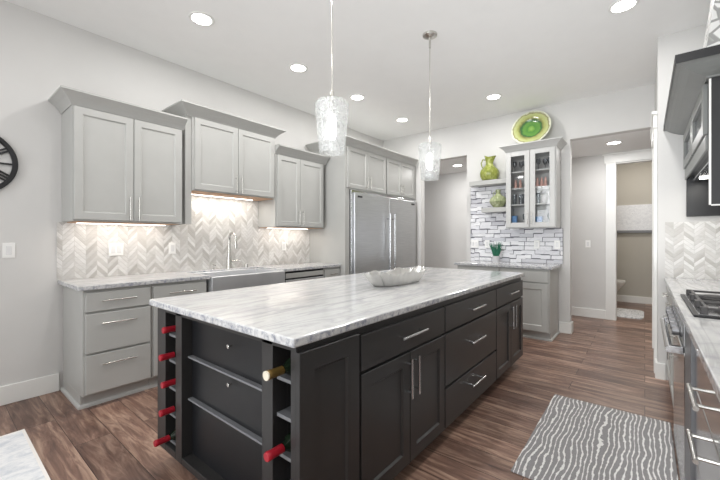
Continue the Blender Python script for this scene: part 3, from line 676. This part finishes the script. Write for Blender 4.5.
# green jug
def vase(name, label, cat, c, prof, mat, n=40):
    t = thing(name, label, cat, c); return t
t = thing('green_jug', 'lime green glazed jug with a flared spout on the upper shelf', 'jug', (5.25, 1.785, 2.115))
pr = [(.001, .0), (.075, .0), (.095, .01), (.118, .06), (.122, .10), (.108, .14), (.075, .175), (.052, .20), (.046, .225), (.052, .26), (.066, .30), (.062, .302), (.048, .26), (.040, .225), (.001, .20)]
rings = []
for r, h in pr:
    ring = []
    for k in range(48):
        a = k * 2 * math.pi / 48; rr = r * (1 + .03 * math.sin(9 * a) * (h < .17)); zz = h
        if h > .24: sp = max(0, math.cos(a + math.pi / 2)) ** 4 * (h - .24) * 8; rr *= 1 + sp * .55; zz += .03 * sp + .03 * max(0, math.cos(a - math.pi / 2)) * (h - .24) / .06
        ring.append((5.25 + rr * math.cos(a), 1.785 + rr * math.sin(a), 2.1155 + zz))
    rings.append(ring)
rings = [[(5.25 + (x - 5.25) * 1.12, 1.785 + (y - 1.785) * 1.12, 2.1155 + (z - 2.1155) * 1.14) for x, y, z in q] for q in rings]
MB().rings(rings).build('body', M['ewer'], t, smooth=True)
MB().tube([(5.25, 1.84, 2.43), (5.25, 1.885, 2.44), (5.25, 1.91, 2.39), (5.25, 1.898, 2.34), (5.25, 1.875, 2.30)], [.009, .010, .009, .009, .008], 10).build('handle', M['ewer'], t, smooth=True)
t = thing('round_vase', 'squat sage green vase with a narrow neck on the lower shelf', 'vase', (5.26, 1.66, 1.71))
MB().lathe([(.001, 0), (.055, 0), (.065, .008), (.10, .05), (.122, .085), (.118, .12), (.09, .155), (.055, .18), (.034, .20), (.030, .23), (.036, .262), (.032, .264), (.025, .23), (.001, .2)], (5.25, 1.66, 1.7105), 44).build('body', M['jar'], t, smooth=True)
MB().tube([(5.25, 1.695, 1.95), (5.25, 1.725, 1.935), (5.25, 1.735, 1.90), (5.25, 1.725, 1.875)], .006, 8).build('handle', M['jar'], t, smooth=True)
# plate
t = thing('green_plate', 'large round green glazed plate leaning on top of the glass cabinet', 'plate', (5.20, 1.215, 2.785), local=True)
MB().lathe([(.001, .0), (.10, .0), (.13, .012), (.15, .028), (.19, .034), (.245, .044), (.252, .040), (.245, .036), (.19, .024), (.15, .014), (.12, -.008), (.001, -.010)], (0, 0, 0), 64).build('dish', M['plate'], t, smooth=True)
t.rotation_euler = (0, math.radians(-74), 0); t.location = (5.255, 1.215, 2.775)
# plant
t = thing('potted_plant', 'small spiky green plant in a pale pot on the bar counter', 'plant', (5.2, 1.675, .92))
MB().lathe([(.001, 0), (.045, 0), (.052, .09), (.047, .09), (.044, .08), (.001, .078)], (5.2, 1.675, .9205), 24).build('pot', M['potgrey'], t, smooth=True)
b = MB(); random.seed(5)
for k in range(60):
    a = random.random() * 6.283; sp = random.random() * .07; h = .12 + random.random() * .11; x0 = 5.2 + .03 * math.cos(a); yy = 1.675 + .03 * math.sin(a); wv = .005
    p0 = Vector((x0, yy, .995)); p1 = Vector((x0 + sp * .5 * math.cos(a), yy + sp * .5 * math.sin(a), .995 + h * .6)); p2 = Vector((x0 + sp * math.cos(a), yy + sp * math.sin(a), .995 + h))
    b.tube([p0, p1, p2], [.004, .005, .001], 5)
b.build('leaves', M['leaf'], t)
# glassware inside
def goblet(x, y, z, h, r, lab, kind):
    t = thing('drinking_glass', lab, 'glass', (x, y, z), 'glassware behind the cabinet doors')
    if kind: pr = [(.001, 0), (r * .7, 0), (r * .7, .004), (.005, .008), (.005, h * .45), (r * .7, h * .55), (r, h * .75), (r * .85, h), (r * .82, h), (r * .95, h * .75), (r * .6, h * .57), (.001, h * .5)]
    else: pr = [(.001, 0), (r * .8, 0), (r, h), (r - .003, h), (r * .8 - .003, .006), (.001, .006)]
    MB().lathe(pr, (x, y, z + .0005), 16).build('glass', M['goblet'], t, smooth=True)
def fig(x, y, z, lab):
    t = thing('figurine', lab, 'figurine', (x, y, z), 'pink ceramic pieces in the glass cabinet')
    MB().lathe([(.001, 0), (.024, 0), (.026, .02), (.016, .045), (.020, .07), (.012, .09), (.015, .105), (.010, .118), (.001, .122)], (x, y, z + .0005), 16).build('body', M['copper'], t, smooth=True)
sh = {'top': 2.174, 'second': 1.949, 'third': 1.729, 'bottom': 1.436}
for side, ys in (('left', (1.40, 1.33, 1.27)), ('right', (1.10, 1.03, .965))):
    for j, y in enumerate(ys):
        wh = ('left', 'middle', 'right')[j]
        goblet(5.13 + .06 * (j % 2), y, sh['top'], .15, .028, 'stemmed glass, %s one on the top shelf behind the %s glass door' % (wh, side), True)
        if not (side == 'right' and j > 0): goblet(5.13 + .05 * (j % 2), y, sh['third'], .14, .029, 'clear tumbler, %s one on the third shelf behind the %s glass door' % (wh, side), False)
    goblet(5.14, ys[2], sh['bottom'], .16, .03, 'stemmed glass at the bottom right behind the %s glass door' % side, True)
    b = tag(MB().box(5.10, 5.17, ys[0] - .035 if side == 'left' else ys[0] - .05, ys[0] + .035, sh['bottom'] + .0005, sh['bottom'] + (.14 if side == 'left' else .12)).build('blue_tin', M['bluebox'], None, .004), 'blue tin on the cabinet floor behind the %s glass door' % side, 'tin', 'blue tins in the glass cabinet')
fig(5.11, 1.38, sh['second'], 'pink figurine on the left on the second shelf, left glass door'); fig(5.15, 1.33, sh['second'], 'pink figurine further right on the second shelf, left glass door')
fig(5.11, 1.11, sh['second'], 'shorter pink figurine on the second shelf, right glass door'); fig(5.13, 1.06, sh['second'], 'middle pink figurine on the second shelf, right glass door'); fig(5.11, 1.01, sh['second'], 'rightmost pink figurine on the second shelf of the glass cabinet')
t = thing('ceramic_bowl', 'white bowl on the third shelf behind the right glass door', 'bowl', (5.16, 1.03, sh['third']))
MB().lathe([(.001, 0), (.025, 0), (.05, .05), (.056, .10), (.052, .10), (.045, .05), (.001, .01)], (5.15, 1.03, sh['third'] + .0005), 20).build('body', M['white'], t, smooth=True)

# ---------------------------------------------------------------- right side: range run
RF = -.150     # cabinet face plane (faces +y)
f = Fr(RF - .02, '+y')
t = thing('range_counter', 'white marble countertop along the right range wall', 'countertop', (2, -.45, .887))
C.objects.unlink(t); bpy.data.objects.remove(t)
b = MB(); b.box(-.6, 2.12, -.788, -.134, .887, .920).box(2.12, 2.95, -.788, -.134, .887, .920).box(2.95, 4.158, -.788, -.134, .887, .920)
tag(b.build('countertop', M['marble'], None, .004), 'white marble countertop on the right under the gas cooktop', 'countertop')
# drawer unit nearer than the range
t = thing('drawer_cabinet', 'glossy grey drawer cabinet with long bar pulls at the right edge', 'base cabinet', (1.4, -.5, 0), 'range wall base cabinets')
MB().box(.90, 1.885, -.785, RF - .02, .10, .885).build('body', M['cab'], t, .002); MB().box(.90, 1.885, -.78, RF - .08, 0, .10).build('toe_kick', M['cab'], t)
for z0, z1, zh in ((.705, .880, .778), (.44, .698, .625), (.115, .433, .36)):
    d = f.slab(.91, 1.875, z0, z1, M['steelp2'] if 'steelp2' in M else M['steelg'] if 'steelg' in M else M['steelp'], t); f.pull(1.50, zh, .21, False, M['nickel'], d, off=.036, r=.0075)
t = thing('drawer_cabinet', 'grey base cabinet at the near right, mostly below the viewer', 'base cabinet', (.2, -.5, 0), 'range wall base cabinets')
MB().box(-.6, .895, -.785, RF - .02, .10, .885).build('body', M['cab'], t, .002)
# filler panel
tag(MB().box(1.889, 2.150, -.78, -.140, 0, .885).build('end_panel', M['hoodblue'] if 'hoodblue' in M else M['shelfgrey'], None, .003), 'dark blue-grey filler panel between oven and drawer cabinet', 'panel')
# range
t = thing('gas_range', 'stainless steel gas range with a row of knobs and bar handle', 'range', (2.55, -.45, 0))
RX0, RX1 = 2.155, 2.945
MB().box(RX0, RX1, -.785, -.165, .03, .885).build('body', M['steel'], t, .002)
for x in (RX0 + .05, RX1 - .05):
    for y in (-.72, -.22): MB().lathe([(.02, 0), (.02, .032), (.001, .032)], (x, y, 0), 12).build('foot', M['black'], t)
d = MB().box(RX0 + .004, RX1 - .004, -.165, -.139, .20, .735).build('oven_door', M['steelp'], t, .004)
b = MB(); b.tube([(RX0 + .01, -.088, .755), (RX1 - .01, -.088, .755)], .014, 14); b.build('handle_bar', M['steelp'], d, smooth=True)
for x in (RX0 + .012, RX1 - .04): MB().box(x, x + .028, -.139, -.082, .738, .772).build('handle_bracket', M['steelp'], d, .004)
MB().box(RX0 + .004, RX1 - .004, -.165, -.140, .04, .19).build('bottom_drawer', M['steelp'], t, .004)
MB().box(RX0 + .004, RX1 - .004, -.165, -.136, .775, .884).build('control_panel', M['steel'], t, .004)
for i in range(6):
    x = RX0 + .09 + i * .122
    b = MB(); b.lathe([(.001, -.036), (.019, -.036), (.021, -.030), (.021, -.010), (.028, -.006), (.028, 0)], (x, -.136, .83), 20, 'y')
    b.build('knob', M['knobsteel'], t, smooth=True)
# cooktop
t = thing('gas_cooktop', 'black-edged gas cooktop with cast iron grates set in the right counter', 'cooktop', (2.52, -.46, .92))
CX0, CX1, CY0, CY1 = 2.14, 2.90, -.70, -.168
MB().box(CX0, CX1, CY0, CY1, .9205, .930).build('frame', M['black'], t, .004)
MB().box(CX0 + .018, CX1 - .018, CY0 + .018, CY1 - .018, .930, .9325).build('steel_deck', M['steelp'], t, .001)
for x, y, r in ((2.30, -.30, .04), (2.30, -.56, .05), (2.52, -.43, .06), (2.74, -.30, .05), (2.74, -.56, .04)):
    MB().lathe([(.001, .022), (r * .8, .022), (r, .016), (r, .010), (r * 1.25, .006), (r * 1.25, 0)], (x, y, .9325), 24).build('burner', M['iron'], t, smooth=True)
for gx0 in (2.165, 2.405, 2.645):
    g = MB(); gx1 = gx0 + .228; zt = .962
    for y in (-.66, -.43, -.215): g.box(gx0, gx1, y - .006, y + .006, zt - .012, zt)
    for x in (gx0 + .014, gx1 - .014): g.box(x - .006, x + .006, -.66, -.205, zt - .012, zt)
    for x in (gx0 + .014, gx1 - .014):
        for y in (-.65, -.43, -.205): g.box(x - .013, x + .013, y - .013, y + .013, .9326, zt + .002)
    g.build('grate', M['iron'], t, .003)
# cabinets beyond the range
t = thing('base_cabinet', 'grey base cabinet beyond the range against the white return wall', 'base cabinet', (3.5, -.5, 0), 'range wall base cabinets')
MB().box(2.95, 4.155, -.785, RF - .02, .10, .885).build('body', M['cab'], t, .002); MB().box(2.95, 4.155, -.78, RF - .08, 0, .10).build('toe_kick', M['cab'], t)
for a, c in ((2.96, 3.55), (3.556, 4.145)):
    d = f.slab(a, c, .722, .862, M['cab'], t); f.pull((a + c) / 2, .80, .2, False, M['nickel'], d)
    d = f.shaker(a, c, .115, .705, M['cab'], t); f.pull(a + .04, .58, .18, True, M['nickel'], d)
# hood cabinet
HF = -.28
t = thing('range_hood', 'dark charcoal range hood cabinet with heavy crown and glass doors, upper right', 'range hood', (3.4, -.5, 1.45))
b = MB(); b.box(4.125, 4.168, -.795, HF, 1.455, 2.17).box(2.745, 2.79, -.795, HF, 1.455, 2.17).box(2.79, 4.125, -.795, HF, 1.79, 2.17)
b.build('body', M['hood'], t, .003)
MB().box(2.738, 2.746, HF - .006, HF + .003, 1.455, 2.155).box(2.738, 2.746, -.795, HF - .006, 1.449, 1.457).build('edge_highlight', M['trim'], t)  # white strips paint the lit front and bottom edges of the near panel
f2 = Fr(HF, '+y')
for a, c in ((2.80, 3.44), (3.46, 4.11)):
    b = MB(); r = .07; zb, zt_ = 1.86, 2.15
    f2.box(b, a, a + r, zb, zt_, 0, .022); f2.box(b, c - r, c, zb, zt_, 0, .022); f2.box(b, a + r, c - r, zb, zb + r, 0, .022); f2.box(b, a + r, c - r, zt_ - r, zt_, 0, .022)
    d = b.build('door', M['hoodgrey'], t, .003)
    b = MB(); f2.box(b, a + r, c - r, zb + r, zt_ - r, .004, .008); b.build('glass_pane', M['darkpane'], d)
b = MB(); f2.box(b, 2.79, 4.125, 1.77, 1.855, 0, .012); b.build('lower_rail', M['hoodgrey'], t, .003)
b = MB(); b.box(2.85, 4.05, -.72, HF - .03, 1.745, 1.79); ins = b.build('hood_insert', M['steelp'], t, .004)
for x in (3.05, 3.85): MB().lathe([(.001, 0), (.035, 0), (.035, -.006), (.001, -.006)], (x, HF - .09, 1.744), 20).build('lamp', M['hoodlamp'], ins)
area('hood_glow', (3.45, -.37, 1.73), (0, 0, 0), .9, 2.5, (1, .96, .88), 'RECTANGLE', .05, t)
cp = [(0, 2.160), (.012, 2.160), (.014, 2.168), (.05, 2.180), (.085, 2.196), (.112, 2.212), (.125, 2.224), (.140, 2.227), (.146, 2.230), (.146, 2.270), (0, 2.270)]
MB().sweep([(4.168, HF), (2.745, HF), (2.745, -.798)], cp).build('crown_moulding', M['hoodgrey'], t)
MB().sweep([(4.166, HF + .004), (2.741, HF + .004), (2.741, -.798)], [(.144, 2.228), (.1465, 2.228), (.1465, 2.276), (.144, 2.276)]).build('top_band', M['hood'], t)
# tapered pebble chase
t = thing('hood_chase', 'tapering chase clad in white pebble mosaic above the range hood', 'hood chase', (3.2, -.5, 2.31))
b = MB(); x0, x1 = 2.78, 3.12
b.rings([[(x0, -.795, 2.275), (x1, -.795, 2.275), (x1, -.262, 2.275), (x0, -.262, 2.275)], [(x0, -.795, CEIL - .001), (x1, -.795, CEIL - .001), (x1, -.365, CEIL - .001), (x0, -.365, CEIL - .001)]])
b.build('pebble_cladding', M['pebble'], t)

# ---------------------------------------------------------------- rugs
t = thing('striped_rug', 'grey rug with thin wavy white stripes beside the island', 'rug', (2.6, .2, 0), local=True)
MB().box(-.60, .60, -.352, .352, .0008, .009).build('weave', M['rugstripe'], t, .003)
t.location = (2.60, .215, 0); t.rotation_euler = (0, 0, math.radians(0))
t = thing('pale_rug', 'pale grey distressed rug with ivory edge at the lower left corner', 'rug', (-.3, 2.5, 0))
MB().box(-1.10, .395, 1.61, 3.165, .0008, .010).build('pile', M['rugpale'], t)
b = MB(); b.box(-1.115, .41, 3.165, 3.18, .0008, .011).box(.395, .41, 1.61, 3.165, .0008, .011).box(-1.115, .41, 1.595, 1.61, .0008, .011).box(-1.115, -1.10, 1.61, 3.165, .0008, .011); b.build('binding', M['rugedge'], t)
t = thing('bath_mat', 'small mottled grey and white mat on the bathroom floor', 'bath mat', (7.4, .3, 0))
b = MB(); n = 40; R_ = []
for z, g in ((.0008, 0), (.016, 0), (.02, .01)):
    ring = []
    for k in range(n):
        a = k * 2 * math.pi / n; c, s_ = math.cos(a), math.sin(a)
        ring.append((7.40 + (.40 - g) * math.copysign(abs(c) ** .35, c), .22 + (.21 - g) * math.copysign(abs(s_) ** .35, s_), z))
    R_.append(ring)
b.rings(R_); b.build('pile', M['mat'], t, smooth=True)
# toilet
t = thing('toilet', 'white toilet partly hidden behind the bathroom door casing', 'toilet', (8.2, .8, 0))
def oval(cy, z, rx, ry, n=32, fr=0): return [(8.25 + rx * math.cos(k * 2 * math.pi / n), cy + ry * math.sin(k * 2 * math.pi / n) - fr * 0, z) for k in range(n)]
b = MB(); b.rings([oval(.70, 0, .12, .27), oval(.70, .03, .115, .26), oval(.68, .15, .10, .22), oval(.64, .30, .15, .27), oval(.60, .40, .185, .31), oval(.60, .425, .19, .32)]); b.build('bowl', M['porcelain'], t, smooth=True)
b = MB(); b.rings([oval(.60, .426, .19, .32), oval(.60, .455, .195, .325), oval(.60, .475, .185, .315)]); b.build('seat', M['porcelain'], t, smooth=True)
b = MB(); b.box(8.03, 8.47, .93, 1.13, .40, .80).box(8.02, 8.48, .92, 1.14, .80, .83); b.build('tank', M['porcelain'], t, .015)
for o in bpy.data.objects:
    if '_local' in o: del o['_local']
